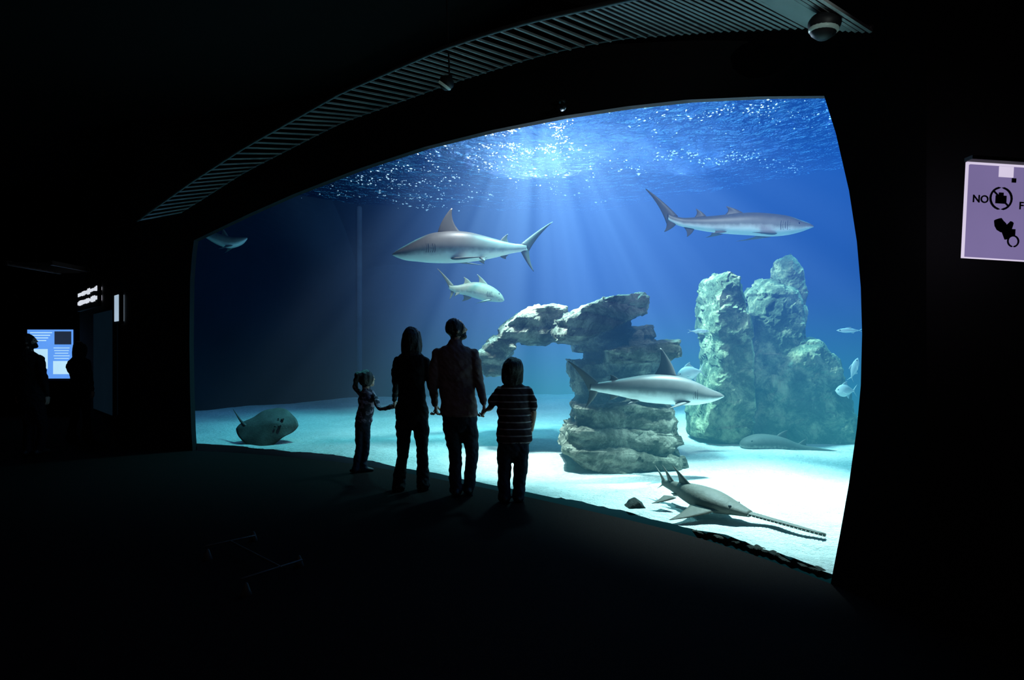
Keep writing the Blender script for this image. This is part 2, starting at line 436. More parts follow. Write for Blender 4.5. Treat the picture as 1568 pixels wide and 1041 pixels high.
spot('added_glint_spot', (0.75, 14.2, 3.9), (0.45, 10.0, 5.4), 1100, (.92, .85, 1), 75, .5, 0)  # unseen underwater spots, added to raise glints on the water surface
spot('added_glint_spot', (4.0, 13.6, 3.9), (3.0, 10.0, 5.4), 600, (.6, .8, 1), 80, .5, 0)
spot('added_glint_spot', (0.3, 8.0, 4.1), (0.0, 11.3, 5.2), 560, (1, .90, 1), 88, .5, 0)  # unseen uplights from here on, added to brighten the surface flecks
spot('added_glint_spot', (-2.2, 9.6, 4.1), (-2.2, 12.6, 5.2), 220, (1, .90, .98), 85, .5, 0)
spot('added_glint_spot', (2.8, 7.2, 4.1), (3.2, 10.6, 5.2), 420, (.85, .95, 1), 95, .5, 0)
spot('canopy_fill_spot', (1.7, 2.3, 3.0), (0.9, 4.4, 4.15), 34, (.85, 1, .95), 62, .95, .0)  # unseen spot below the canopy, added to brighten the slats
l = bpy.data.lights.new('room_fill', 'AREA'); l.energy = 17; l.size = 3; l.color = (1, .85, .86)  # unseen weak fill behind the camera, added to lift the figures' backs
ob = bpy.data.objects.new('room_fill', l); scene.collection.objects.link(ob); ob.location = (-1, -1.5, 4.8); ob.rotation_euler = (math.radians(25), 0, 0)
w = bpy.data.worlds.new('World'); scene.world = w; w.use_nodes = True
w.node_tree.nodes['Background'].inputs[0].default_value = (0, 0, 0, 1)

# ------------------------------------------------------------------ rocks
def rock_mat(name, stops):
    mr, nt = new_mat(name)
    tc = nd(nt, 'ShaderNodeTexCoord').outputs['Object']
    bs = nd(nt, 'ShaderNodeBsdfPrincipled'); o = nd(nt, 'ShaderNodeOutputMaterial')
    c = ramp(nt, noiset(nt, tc, 2.6, 8, .7, .5), stops)
    nt.links.new(c, bs.inputs['Base Color']); bs.inputs['Roughness'].default_value = .9; bs.inputs['Specular IOR Level'].default_value = .15
    bp = nd(nt, 'ShaderNodeBump'); bp.inputs['Strength'].default_value = 1; bp.inputs['Distance'].default_value = .09
    nt.links.new(noiset(nt, tc, 7, 9, .72, .4), bp.inputs['Height']); nt.links.new(bp.outputs[0], bs.inputs['Normal']); nt.links.new(bs.outputs[0], o.inputs[0])
    return mr
mr = rock_mat('layered_rock', [(.32, (.035, .042, .03)), (.48, (.15, .155, .115)), (.64, (.52, .50, .39))])
mrs = rock_mat('algae_grown_rock', [(.32, (.025, .045, .025)), (.48, (.11, .16, .10)), (.64, (.50, .52, .31))])
mrd = rock_mat('dark_algae_rubble', [(.3, (.010, .012, .010)), (.5, (.03, .032, .026)), (.7, (.08, .075, .06))])
def rock(name, prisms, amp=.09, voxel=.035, strata=.05, seed=0, kz=5.0, mat=mr, facet=.5, tilt=.15):
    b = Buf()
    for pts, d0, d1 in prisms:
        dm = (d0+d1)/2; P3 = [W(x, y, dm) for x, y in pts]
        c = sum(P3, Vector())/len(P3); n = len(pts); vs = []
        for k, (dd, q) in enumerate(((d0, .82), (d0+(d1-d0)*.12, .98), (d0+(d1-d0)*.75, 1.0), (d1, .8))):
            for p in P3:
                r = c+(p-c)*q; vs.append((r.x, dd, r.z))
        fs = [tuple(range(n)), tuple(range(3*n, 4*n))]
        for k in range(3):
            for i in range(n): fs.append((k*n+i, k*n+(i+1) % n, (k+1)*n+(i+1) % n, (k+1)*n+i))
        b.add(vs, fs)
    me = remesh(b, voxel, 1)
    co = [v.co.copy() for v in me.vertices]; no = [v.normal.copy() for v in me.vertices]
    for v, p, nn in zip(me.vertices, co, no):
        q = p+Vector((seed, seed*2, 0))
        big = noise.fractal(q*1.1, 1, 2, 3)*amp*.6
        qq = Vector((q.x*1.7, q.y*1.7, q.z*2.3))+noise.noise_vector(q*1.5)*.25
        dd, pp = noise.voronoi(qq); c0 = pp[0]
        rv = noise.noise_vector(c0*7.31)*2.2
        big += max(-1, min(1, (qq-c0).dot(rv)*facet+noise.noise(c0*3.7)*.9))*amp
        qq2 = q*5+noise.noise_vector(q*3)*.3; d2, p2 = noise.voronoi(qq2)
        big += max(-1, min(1, (qq2-p2[0]).dot(noise.noise_vector(p2[0]*5.1)*2)+noise.noise(p2[0]*3.7)*.6))*amp*.35
        fine = noise.fractal(q*7, .8, 2, 4)*amp*.22
        h = (p.z+.10*noise.noise(q*1.2)+tilt*p.x)*kz
        st = (abs((h % 1.0)-.5)*2)**.4*strata*(1-abs(nn.z))
        v.co = p+nn*(big+fine+st-strata*.5)
    for p in me.polygons: p.use_smooth = False
    me.materials.clear(); me.materials.append(mat)
    ob = bpy.data.objects.new(name, me); scene.collection.objects.link(ob); return ob
rock('rock_arch_formation', [
    ([(768, 496), (800, 472), (845, 463), (866, 470), (862, 500), (838, 528), (812, 528), (790, 526), (778, 545), (756, 525)], 8.6, 9.9),
    ([(756, 510), (780, 515), (775, 550), (768, 575), (745, 580), (733, 560), (735, 535)], 8.9, 9.8),
    ([(848, 490), (880, 470), (930, 452), (976, 448), (982, 458), (978, 485), (935, 508), (885, 528), (846, 525)], 7.8, 9.4),
    ([(880, 520), (935, 500), (990, 500), (985, 530), (930, 545), (880, 540)], 8.1, 9.5),
    ([(913, 533), (950, 526), (1024, 518), (1026, 548), (1000, 562), (920, 558)], 7.6, 9.2),
    ([(868, 548), (915, 545), (1000, 560), (1020, 585), (1010, 625), (960, 625), (890, 625), (876, 600)], 8.0, 9.2),
    ([(876, 615), (950, 606), (1020, 618), (1026, 640), (1015, 655), (880, 650)], 7.5, 8.9),
    ([(866, 645), (930, 640), (1024, 652), (1032, 672), (1010, 690), (863, 678)], 7.45, 8.8),
    ([(860, 672), (940, 672), (1030, 685), (1048, 715), (1032, 734), (960, 728), (880, 704), (856, 684)], 7.35, 8.7)], .065, .026, .06, 3, 4.5)
rock('rock_spire', [
    ([(1078, 450), (1085, 426), (1104, 415), (1120, 424), (1130, 455), (1134, 520), (1140, 600), (1140, 680), (1060, 668), (1062, 645), (1076, 600), (1086, 545), (1078, 500)], 8.9, 10.0),
    ([(1146, 455), (1162, 432), (1180, 430), (1200, 442), (1212, 480), (1210, 560), (1215, 680), (1130, 680), (1128, 560), (1140, 500)], 9.4, 10.6),
    ([(1188, 440), (1189, 400), (1199, 388), (1212, 400), (1221, 445), (1222, 520), (1190, 520)], 9.5, 10.2),
    ([(1150, 580), (1190, 530), (1225, 515), (1252, 545), (1270, 590), (1284, 645), (1284, 690), (1120, 690), (1130, 630)], 9.2, 10.8)], .065, .030, .025, 11, 2.4, tilt=.9, mat=mrs)
rock('small_rock', [([(958, 777), (964, 767), (975, 762), (986, 770), (990, 786), (960, 786)], 5.62, 5.85)], .02, .012, .01, 5, mat=mrd)
pr = []; random.seed(3)
px = 1068
while px < 1266:
    wd = random.uniform(7, 17); q = wall_at(px); d = q.y+.13+random.uniform(-.01, .03)
    y0 = HY+F*EYE/d; sl = .34*wd; hgt = random.uniform(2, 7)
    pr.append(([(px-wd, y0-sl-1), (px-wd*.4, y0-hgt-sl*.4), (px+wd*.3, y0-hgt+sl*.3+1), (px+wd, y0+sl), (px, y0+8)], d-.04, d+.06)); px += wd*1.05
rock('seabed_rubble', pr, .010, .009, .0, 8, mat=mrd)

# ------------------------------------------------------------------ sharks and fish
def skin_mat(name, top, mid, belly, rough=.45, spots=.2, sc=9):
    m, nt = new_mat(name)
    tc = nd(nt, 'ShaderNodeTexCoord').outputs['Object']
    at = nd(nt, 'ShaderNodeAttribute', attribute_name='pig')
    nz = noiset(nt, tc, sc, 5, .6)
    f = M(nt, 'ADD', at.outputs['Fac'], M(nt, 'MULTIPLY', M(nt, 'SUBTRACT', nz, .5), spots))
    c = ramp(nt, f, [(.0, (.03, .035, .04)), (.06, belly), (.30, belly), (.50, mid), (.85, top)])
    b = nd(nt, 'ShaderNodeBsdfPrincipled'); o = nd(nt, 'ShaderNodeOutputMaterial')
    nt.links.new(c, b.inputs['Base Color']); b.inputs['Roughness'].default_value = rough; b.inputs['Specular IOR Level'].default_value = .35
    nt.links.new(b.outputs[0], o.inputs[0]); return m
m_shark = skin_mat('shark_skin', (.088, .083, .078), (.24, .23, .218), (.82, .80, .77))
m_tiger = skin_mat('sand_shark_skin', (.2, .19, .14), (.34, .33, .25), (.7, .7, .62), .5, .35, 25)
m_nurse = skin_mat('bottom_shark_skin', (.04, .043, .037), (.07, .073, .063), (.25, .25, .23), .7, .6, 20)
m_fish = skin_mat('silver_fish_skin', (.3, .38, .4), (.55, .62, .6), (.8, .8, .75))
m_eye = simple('dark_eye', (.01, .01, .01), .15, spec=.6)
m_gill = simple('gill_slit_dark', (.04, .04, .045), .8)
def fin(b, rf, rb, tip, th, pig=.75, mi=0, conc=.3, bul=.18, tipw=.05):
    rf, rb, tip = Vector(rf), Vector(rb), Vector(tip)
    ch = rf-rb; nrm = (rf-tip).cross(rb-tip).normalized()
    c1 = rf.lerp(tip, .55)+ch*bul; c2 = rb.lerp(tip, .45)+ch*conc
    tipb = tip-ch*tipw
    def bz(a, c, d, t): return a*(1-t)**2+c*2*t*(1-t)+d*t*t
    nu, nv = 12, 8; top = []; bot = []; at = []
    for i in range(nu+1):
        u = i/nu; l = bz(rf, c1, tip, u); t = bz(rb, c2, tipb, u)
        for j in range(nv+1):
            v = j/nv; p = l.lerp(t, v); k = th*(1-u)**.8*(max(0, math.sin(math.pi*v**.6)))+.0008
            top.append(p+nrm*k); bot.append(p-nrm*k); at.append(pig if u < .7 else pig+.12*(u-.7)/.3)
    W_ = nv+1; n = len(top); fs = []
    for i in range(nu):
        for j in range(nv):
            a = i*W_+j; fs.append((a, a+1, a+1+W_, a+W_)); fs.append((n+a+W_, n+a+1+W_, n+a+1, n+a))
    for i in range(nu):
        a = i*W_; fs.append((a, a+W_, n+a+W_, n+a)); a = i*W_+nv; fs.append((n+a, n+a+W_, a+W_, a))
    for j in range(nv):
        fs.append((j, n+j, n+j+1, j+1)); a = nu*W_+j; fs.append((a+1, n+a+1, n+a, a))
    b.add(top+bot, fs, mi, at+at)
def shark(name, d, stations, fins, mats, yaw=0, bend=0.0, wf=.8, headw=1.05, eye=None, gills=None, mouth=None, roll=0, detail=True):
    x0 = stations[0][0]; x1 = stations[-1][0]; L = x1-x0
    cx = (x0+x1)/2; cyy = sum((a[1]+a[2])/2 for a in stations)/len(stations); s = d/F
    def off(px):
        t = (px-x0)/L; return bend*max(0, t-.35)**2
    def loc(px, py, y=0): return Vector(((px-cx)*s, y+off(px), (cyy-py)*s))
    b = Buf(); S = dense([tuple(map(float, a)) for a in stations], 5); seg = 28; vs = []; at = []
    for (px, yt, yb) in S:
        t = (px-x0)/L; h = max(.4, (yb-yt)/2); w = h*(headw+(wf-headw)*min(1, max(0, t/.3)))
        if t > .8: w = h*(wf-(t-.8)*1.2)
        for j in range(seg):
            a = 2*math.pi*j/seg; ca, sa = math.cos(a), math.sin(a)
            zq = sa*(1.0 if sa > 0 else .96); yq = ca*(abs(ca)**-.12 if abs(ca) > .01 else 1)*w*s
            vs.append(loc(px, (yt+yb)/2-zq*h, yq*1.0)); at.append(.5+.42*sa+.04)
    fs = []; R = len(S)
    for i in range(R-1):
        for j in range(seg):
            a = i*seg+j; c = i*seg+(j+1) % seg; fs.append((a, c, c+seg, a+seg))
    fs.append(tuple(range(seg))); fs.append(tuple((R-1)*seg+j for j in range(seg)))
    b.add(vs, fs, 0, at)
    def half(px):
        for a, c in zip(S, S[1:]):
            if min(a[0], c[0]) <= px <= max(a[0], c[0]): return (a[1], a[2])
        return (S[0][1], S[0][2])
    for rf, rb, tip, side, th in fins:
        if side == 0:
            fin(b, loc(*rf), loc(*rb), loc(*tip), th*s, .85)
        else:
            yt, yb = half(rf[0]); w = (yb-yt)/2*wf*s*.75
            for sg in (-1, 1):
                fin(b, loc(rf[0], rf[1], sg*w), loc(rb[0], rb[1], sg*w), loc(tip[0], tip[1], sg*(w+side*s)), th*s, .75)
    def surf(px, py):
        yt, yb = half(px); h = (yb-yt)/2; z = ((yt+yb)/2-py)/h; t = (px-x0)/L
        w = h*(headw+(wf-headw)*min(1, max(0, t/.3)))
        return w*s*math.sqrt(max(.02, 1-z*z))
    if eye:
        for sg in (-1, 1): ellip(b, loc(eye[0], eye[1], sg*surf(*eye)*1.0), (eye_r*s, eye_r*s*.6, eye_r*s), 1, None, 12, 8)
    if gills:
        gx, dx, gy, gh = gills
        for k in range(5):
            for sg in (-1, 1):
                pts = []
                for q in range(5):
                    py = gy-gh/2+gh*q/4; px = gx+dx*k+(q-2)**2*.25*(-1 if L > 0 else 1)
                    pts.append((*loc(px, py, sg*(surf(px, py)*1.01)), .4*s, .4*s))
                tube(b, pts, 2, 6, 1)
    if mouth:
        for sg in (-1, 1):
            pts = [(*loc(px, py, sg*surf(px, py)*1.0), .5*s, .5*s) for px, py in mouth]
            tube(b, pts, 2, 6, 2)
    ob = mesh_obj(b, name, mats)
    ob.location = W(cx, cyy, d); ob.rotation_euler = (roll, 0, yaw); return ob
eye_r = 1.6
MS = [m_shark, m_eye, m_gill]
shark('shark', 9.0, [(602, 390, 392), (610, 384, 396), (622, 377, 400), (640, 367, 402), (662, 358, 404), (690, 354.5, 404), (715, 355, 402), (740, 360, 398), (765, 366, 392), (785, 370, 386), (800, 371, 383), (808, 372, 381)],
      [((670, 358), (706, 356), (691, 319), 0, 3), ((766, 367), (780, 370), (778, 356), 0, 1.3), ((766, 391), (780, 388), (775, 395), 0, 1.2),
       ((797, 372), (812, 381), (850, 333), 0, 2), ((798, 381), (812, 376), (819, 413), 0, 2),
       ((690, 398), (712, 399), (742, 399), 30, 2), ((733, 396), (746, 394), (742, 401), 4, 1.2)], MS, .08, .25, .8, 1.0, (628, 384), (655, 3.2, 383, 13), [(612, 395), (622, 396), (632, 393)])
shark('shark', 8.2, [(1243, 347, 349), (1236, 343, 352), (1222, 338, 357), (1205, 332, 361), (1180, 328, 363), (1150, 326, 361), (1120, 328, 359), (1090, 331, 356), (1065, 333, 352), (1045, 334, 348), (1030, 331, 343), (1022, 328, 338)],
      [((1139, 327), (1108, 330), (1113, 316), 0, 2.5), ((1082, 332), (1062, 334), (1066, 320), 0, 1.8), ((1063, 351), (1046, 348), (1052, 363), 0, 1.3),
       ((1038, 332), (1020, 344), (988, 291), 0, 2), ((1036, 343), (1018, 334), (1017, 356), 0, 2),
       ((1185, 360), (1160, 360), (1140, 363), 26, 2), ((1110, 357), (1092, 355), (1085, 361), 6, 1.2)], MS, -.05, -.2, .85, 1.15, (1217, 345), (1202, -3.4, 348, 13), [(1236, 350), (1222, 354), (1210, 352)])
shark('shark', 7.0, [(1111, 606, 608), (1103, 601, 612), (1088, 595, 617), (1065, 584, 621), (1040, 576, 621), (1012, 573, 619), (985, 574, 616), (958, 578, 609), (932, 582, 603), (912, 585, 599), (900, 586, 596)],
      [((1037, 577), (1000, 575), (1012, 533), 0, 3), ((945, 580), (928, 584), (932, 573), 0, 1.3), ((945, 606), (930, 603), (930, 612), 0, 1.2),
       ((914, 585), (898, 598), (866, 552), 0, 2), ((914, 597), (898, 588), (893, 622), 0, 2),
       ((1055, 614), (1030, 616), (1012, 622), 26, 2.2), ((975, 612), (960, 609), (955, 616), 5, 1.2)], MS, .06, -.25, .8, 1.05, (1088, 602), (1070, -3.4, 603, 14), [(1103, 611), (1092, 614), (1080, 612)])
shark('sand_tiger_shark', 9.6, [(773, 457, 460), (768, 449, 462), (757, 440, 462), (743, 434, 461), (727, 432, 457), (712, 435, 453), (700, 438, 451), (690, 439, 447), (686, 438, 444)],
      [((748, 436), (732, 434), (731, 420), 0, 1.4), ((722, 434), (708, 437), (710, 425), 0, 1.2), ((722, 456), (708, 452), (707, 462), 0, 1),
       ((694, 439), (687, 444), (668, 415), 0, 1.5), ((696, 445), (688, 443), (687, 460), 0, 1.2), ((752, 459), (740, 460), (732, 463), 10, 1.2), ((703, 450), (696, 449), (694, 455), 3, .8)],
      [m_tiger, m_eye, m_gill], .25, -.2, .8, 1.0, (763, 450), (752, -2, 451, 8), [(770, 459), (763, 459)])
shark('shark', 12.5, [(376, 362, 365), (368, 362, 374), (352, 362, 380), (335, 358, 376), (318, 353, 366), (305, 350, 357), (300, 350, 354)],
      [((350, 363), (338, 360), (338, 346), 0, 1.4), ((304, 351), (300, 354), (288, 340), 0, 1.2), ((304, 355), (300, 352), (294, 366), 0, 1.2), ((357, 376), (346, 376), (340, 384), 14, 1.2)], MS, .2, 0)
shark('nurse_shark', 8.7, [(1136, 684, 690), (1143, 677, 694), (1160, 671, 697), (1180, 671, 698), (1200, 675, 699), (1225, 685, 700), (1255, 691, 701), (1280, 695, 702), (1302, 699, 702)],
      [((1190, 673), (1208, 679), (1206, 664), 0, 1.4), ((1222, 685), (1236, 689), (1235, 677), 0, 1.2), ((1280, 696), (1298, 700), (1308, 695), 0, 1.1), ((1163, 692), (1188, 696), (1180, 702), 22, 1.5), ((1212, 694), (1226, 697), (1222, 700), 10, 1)],
      [m_nurse, m_eye, m_gill], -.1, .2, 1.2, 1.6, (1150, 680)).location.z += .05
def fish2(d, cx, cy, L, H, rot, right=True, name='silver_fish'):
    s = d/F; b = Buf(); prof = [(0, .05), (.08, .45), (.22, .85), (.38, 1), (.55, .88), (.72, .5), (.84, .22), (.9, .2)]
    D = dense(prof, 4); seg = 18; vs = []; at = []
    for t, h in D:
        for j in range(seg):
            a = 2*math.pi*j/seg; vs.append(((.5-t)*L*s, math.cos(a)*h*H*.22*s, math.sin(a)*h*H*.5*s)); at.append(.5+.42*math.sin(a))
    fs = [tuple(range(seg)), tuple((len(D)-1)*seg+j for j in range(seg))]
    for i in range(len(D)-1):
        for j in range(seg): fs.append((i*seg+j, i*seg+(j+1) % seg, (i+1)*seg+(j+1) % seg, (i+1)*seg+j))
    b.add(vs, fs, 0, at)
    u = s*L; v = s*H
    fin(b, (-.36*u, 0, .06*v), (-.4*u, 0, -.02*v), (-.55*u, 0, .5*v), .01*u, .6); fin(b, (-.36*u, 0, -.06*v), (-.4*u, 0, .02*v), (-.55*u, 0, -.5*v), .01*u, .6)
    fin(b, (.2*u, 0, .44*v), (-.2*u, 0, .3*v), (-.05*u, 0, .75*v), .01*u, .8); fin(b, (-.05*u, 0, -.42*v), (-.25*u, 0, -.2*v), (-.15*u, 0, -.65*v), .01*u, .6)
    for sg in (-1, 1):
        fin(b, (.18*u, sg*.2*v, -.1*v), (.14*u, sg*.2*v, -.2*v), (-.02*u, sg*.4*v, -.3*v), .008*u, .6); ellip(b, (.38*u, sg*.1*v, .08*v), (.03*u, .02*u, .03*u), 1, None, 10, 6)
    ob = mesh_obj(b, name, [m_fish, m_eye]); ob.location = W(cx, cy, d); ob.rotation_euler = (0, rot, 0 if right else math.pi)
fish2(8.8, 1295, 598, 32, 19, 0, False); fish2(9.0, 1308, 565, 36, 11, -1.25); fish2(9.0, 1301, 506, 40, 7, 0, False); fish2(8.7, 1057, 571, 42, 22, .2, False); fish2(8.6, 1070, 507, 32, 6, 0)

# stingray
mray = simple('stingray_skin', (.055, .052, .042), .6, nscale=14, namt=.6, bump=.2)
s = 9.25/F; b = Buf(); nr, na = 14, 72; vs = []; fs = []
def ray_out(a):
    c, q = math.cos(a), math.sin(a)
    r = 1/(abs(c)**1.35+abs(q)**1.35)**(1/1.35)
    return r*c*50, r*q*(48 if q > 0 else 44)
for layer in (1, -1):
    for i in range(nr+1):
        u = i/nr
        for j in range(na):
            a = 2*math.pi*j/na; x, y = ray_out(a)
            th = (1-u**1.6)*6*(1 if layer > 0 else .25)
            hd = 3*math.exp(-(((x*u-14)/16)**2+((y*u-2)/12)**2)) if layer > 0 else 0
            ripple = 1.6*math.sin(a*7)*u**5-3.5*u**3*(y/44)**2
            vs.append((x*u*s, y*u*s, (th*layer+hd+ripple)*s))
    o0 = 0 if layer > 0 else (nr+1)*na
    for i in range(nr):
        for j in range(na): fs.append((o0+i*na+j, o0+i*na+(j+1) % na, o0+(i+1)*na+(j+1) % na, o0+(i+1)*na+j))
o1 = (nr+1)*na
for j in range(na): fs.append((nr*na+j, nr*na+(j+1) % na, o1+nr*na+(j+1) % na, o1+nr*na+j))
b.add(vs, fs)
tube(b, [(x*s, y*s, z*s, r*s, r*s) for x, y, z, r in ((-36, 4, 1, 3), (-48, 16, 1, 1.8), (-60, 30, 1, 1), (-70, 42, 1, .5))], 0, 10, 4)
for sg in (-6, 8): ellip(b, (24*s, sg*s, 7*s), (2.6*s, 2.4*s, 2*s), 0, None, 12, 8); ellip(b, (26*s, sg*s, 8*s), (1.3*s, 1.5*s, 1.5*s), 1, None, 10, 6)
for sg in (-7, 9): ellip(b, (18*s, sg*s, 8*s), (2*s, 1.3*s, .8*s), 1, None, 10, 6)
ray = mesh_obj(b, 'stingray', [mray, m_eye]); ray.location = W(409, 654, 9.35); ray.rotation_euler = (math.radians(40), math.radians(-3), math.radians(-4))

# sawfish
msaw = simple('sawfish_skin', (.085, .075, .058), .65, nscale=10, namt=.45, bump=.2)
saw = Buf()
def Fl(px, py, z=0):
    d = (EYE-z)*F/(py-HY); return Vector(((px-CX)/F*d, d, z))
hd0 = Fl(1138, 781, .14); tip = Fl(1264, 820, .06); ax = (tip-hd0); ax.z = 0; Ls = ax.length; ax.normalize(); sd = Vector((-ax.y, ax.x, 0))
def A(u, v, z): return hd0+ax*u+sd*v+Vector((0, 0, z-.14))
pts = [A(-.92, .26, .20), A(-.76, .17, .20), A(-.60, .10, .19), A(-.42, .04, .18), A(-.24, 0, .17), A(-.06, 0, .14), A(.06, 0, .12)]
rr = [(.018, .03), (.04, .05), (.085, .08), (.15, .10), (.17, .09), (.11, .05), (.055, .025)]
D = dense([(*p, a, c) for p, (a, c) in zip(pts, rr)], 5); seg = 24; vs = []; fs = []
for i, q in enumerate(D):
    p = Vector(q[:3])
    for j in range(seg):
        a = 2*math.pi*j/seg; vs.append(p+sd*(math.cos(a)*q[3])+Vector((0, 0, math.sin(a)*q[4])))
for i in range(len(D)-1):
    for j in range(seg): fs.append((i*seg+j, i*seg+(j+1) % seg, (i+1)*seg+(j+1) % seg, (i+1)*seg+j))
fs += [tuple(range(seg)), tuple((len(D)-1)*seg+j for j in range(seg))]
saw.add(vs, fs)
n = 12; vs = []
for i in range(n+1):
    t = i/n; w_ = .04*(1-t)+.022
    for v, z in ((-w_, 0), (-w_*.5, .012), (w_*.5, .012), (w_, 0), (w_*.5, -.012), (-w_*.5, -.012)): vs.append(A(.02+t*(Ls-.02), v, .125+z-.06*t))
fs = [tuple(range(6)), tuple(n*6+j for j in range(6))]
for i in range(n):
    for j in range(6): fs.append((i*6+j, i*6+(j+1) % 6, (i+1)*6+(j+1) % 6, (i+1)*6+j))
saw.add(vs, fs)
for i in range(20):
    t = (i+1.5)/21; w_ = .04*(1-t)+.022
    for sg in (-1, 1):
        p = A(.02+t*Ls*.97, sg*w_*.9, .125-.06*t); tube(saw, [(*p, .004, .004), (*(p+sd*sg*.022+ax*.004), .001, .001)], 1, 6, 1)
for sg in (-1, 1):
    fin(saw, A(-.14, sg*.13, .14), A(-.42, sg*.13, .14), A(-.44, sg*.44, .06), .02, conc=.1); fin(saw, A(-.58, sg*.08, .16), A(-.72, sg*.06, .16), A(-.76, sg*.2, .10), .012, conc=.1)
    ellip(saw, A(-.08, sg*.085, .175), (.016, .016, .012), 2, None, 10, 6)
fin(saw, A(-.50, .05, .27), A(-.66, .11, .25), A(-.72, .11, .41), .014, bul=.05); fin(saw, A(-.72, .15, .24), A(-.83, .21, .22), A(-.89, .21, .38), .012, bul=.05)
fin(saw, A(-.84, .21, .22), A(-.92, .26, .20), A(-1.04, .33, .34), .01, bul=.05); fin(saw, A(-.86, .22, .2), A(-.92, .26, .19), A(-1.0, .30, .12), .008, bul=.05)
mesh_obj(saw, 'sawfish', [msaw, simple('tooth_ivory', (.25, .24, .2)), m_eye])

# ------------------------------------------------------------------ people
m_skin = simple('human_skin', (.42, .26, .19), .55, nscale=12, namt=.1)
m_hair = simple('dark_brown_hair', (.016, .011, .008), .5, nscale=40, namt=.5, bump=.6)
m_shoe = simple('black_shoes', (.012, .012, .012), .5)
def cloth(name, col, amt=.25, bump=.5): return simple(name, col, .9, nscale=7, namt=amt, bump=bump, spec=.1)
m_jeans = cloth('dark_denim', (.022, .026, .04)); m_sweater = cloth('brown_grey_sweater', (.16, .105, .105)); m_top = cloth('black_top', (.012, .011, .013))
m_pants = cloth('dark_trousers', (.010, .010, .013))
def striped(name, a, b_, k, rot=False, nz=0):
    m, nt = new_mat(name)
    tc = nd(nt, 'ShaderNodeTexCoord').outputs['Object']; sx = nd(nt, 'ShaderNodeSeparateXYZ'); nt.links.new(tc, sx.inputs[0])
    v = M(nt, 'FRACT', M(nt, 'MULTIPLY', sx.outputs[2], k))
    if nz: v = SS(nt, noiset(nt, tc, nz, 2), .48, .56)
    else: v = M(nt, 'GREATER_THAN', v, .82)
    b = nd(nt, 'ShaderNodeBsdfPrincipled'); o = nd(nt, 'ShaderNodeOutputMaterial'); b.inputs['Roughness'].default_value = .9; b.inputs['Specular IOR Level'].default_value = .1
    nt.links.new(mixc(nt, v, a, b_), b.inputs['Base Color']); nt.links.new(b.outputs[0], o.inputs[0]); return m
m_stripe = striped('striped_polo', (.04, .026, .03), (.28, .24, .25), 15); m_pattern = striped('patterned_child_top', (.05, .045, .06), (.3, .24, .3), 1, nz=22)
SK, HR, SH, TP, PT = range(5)

def hand(b, wrist, direction, side, nrm, sc, curl, thumb=1):
    d = Vector(direction).normalized(); sd = Vector(side); sd = (sd-d*sd.dot(d)).normalized(); nr = d.cross(sd)
    if nr.dot(Vector(nrm)) < 0: nr = -nr
    w = Vector(wrist); u = sc
    R = Matrix((sd, nr, d)).transposed()
    ellip(b, w+d*.045*u, (.038*u, .016*u, .052*u), 0, R, 16, 10)
    for k, (o, L) in enumerate(((.028, .070), (.010, .080), (-.009, .074), (-.026, .058))):
        p = w+d*.078*u+sd*o*u; ang = 0; pts = [(*(p-d*.02*u), .0085*u, .0085*u)]
        for q, seg_l in enumerate((.45, .32, .23)):
            ang += curl*(1+.12*k)*(.8, 1.1, .9)[q]; dv = d*math.cos(ang)+nr*math.sin(ang)
            pts.append((*p, .0085*u*(1-.08*q), .0085*u*(1-.08*q))); p = p+dv*L*seg_l*u
        pts.append((*p, .006*u, .006*u)); tube(b, pts, 0, 8, 2)
    p = w+d*.022*u+sd*.03*u; v1 = (d*.6+sd*.75+nr*.25).normalized(); v2 = (d*.85+sd*.15+nr*.5).normalized()
    tube(b, [(*(p-sd*.01*u), .012*u, .012*u), (*(p+v1*.028*u), .0105*u, .0105*u), (*(p+v1*.028*u+v2*.028*u), .0095*u, .0095*u), (*(p+v1*.028*u+v2*.05*u), .006*u, .006*u)], 0, 8, 2)

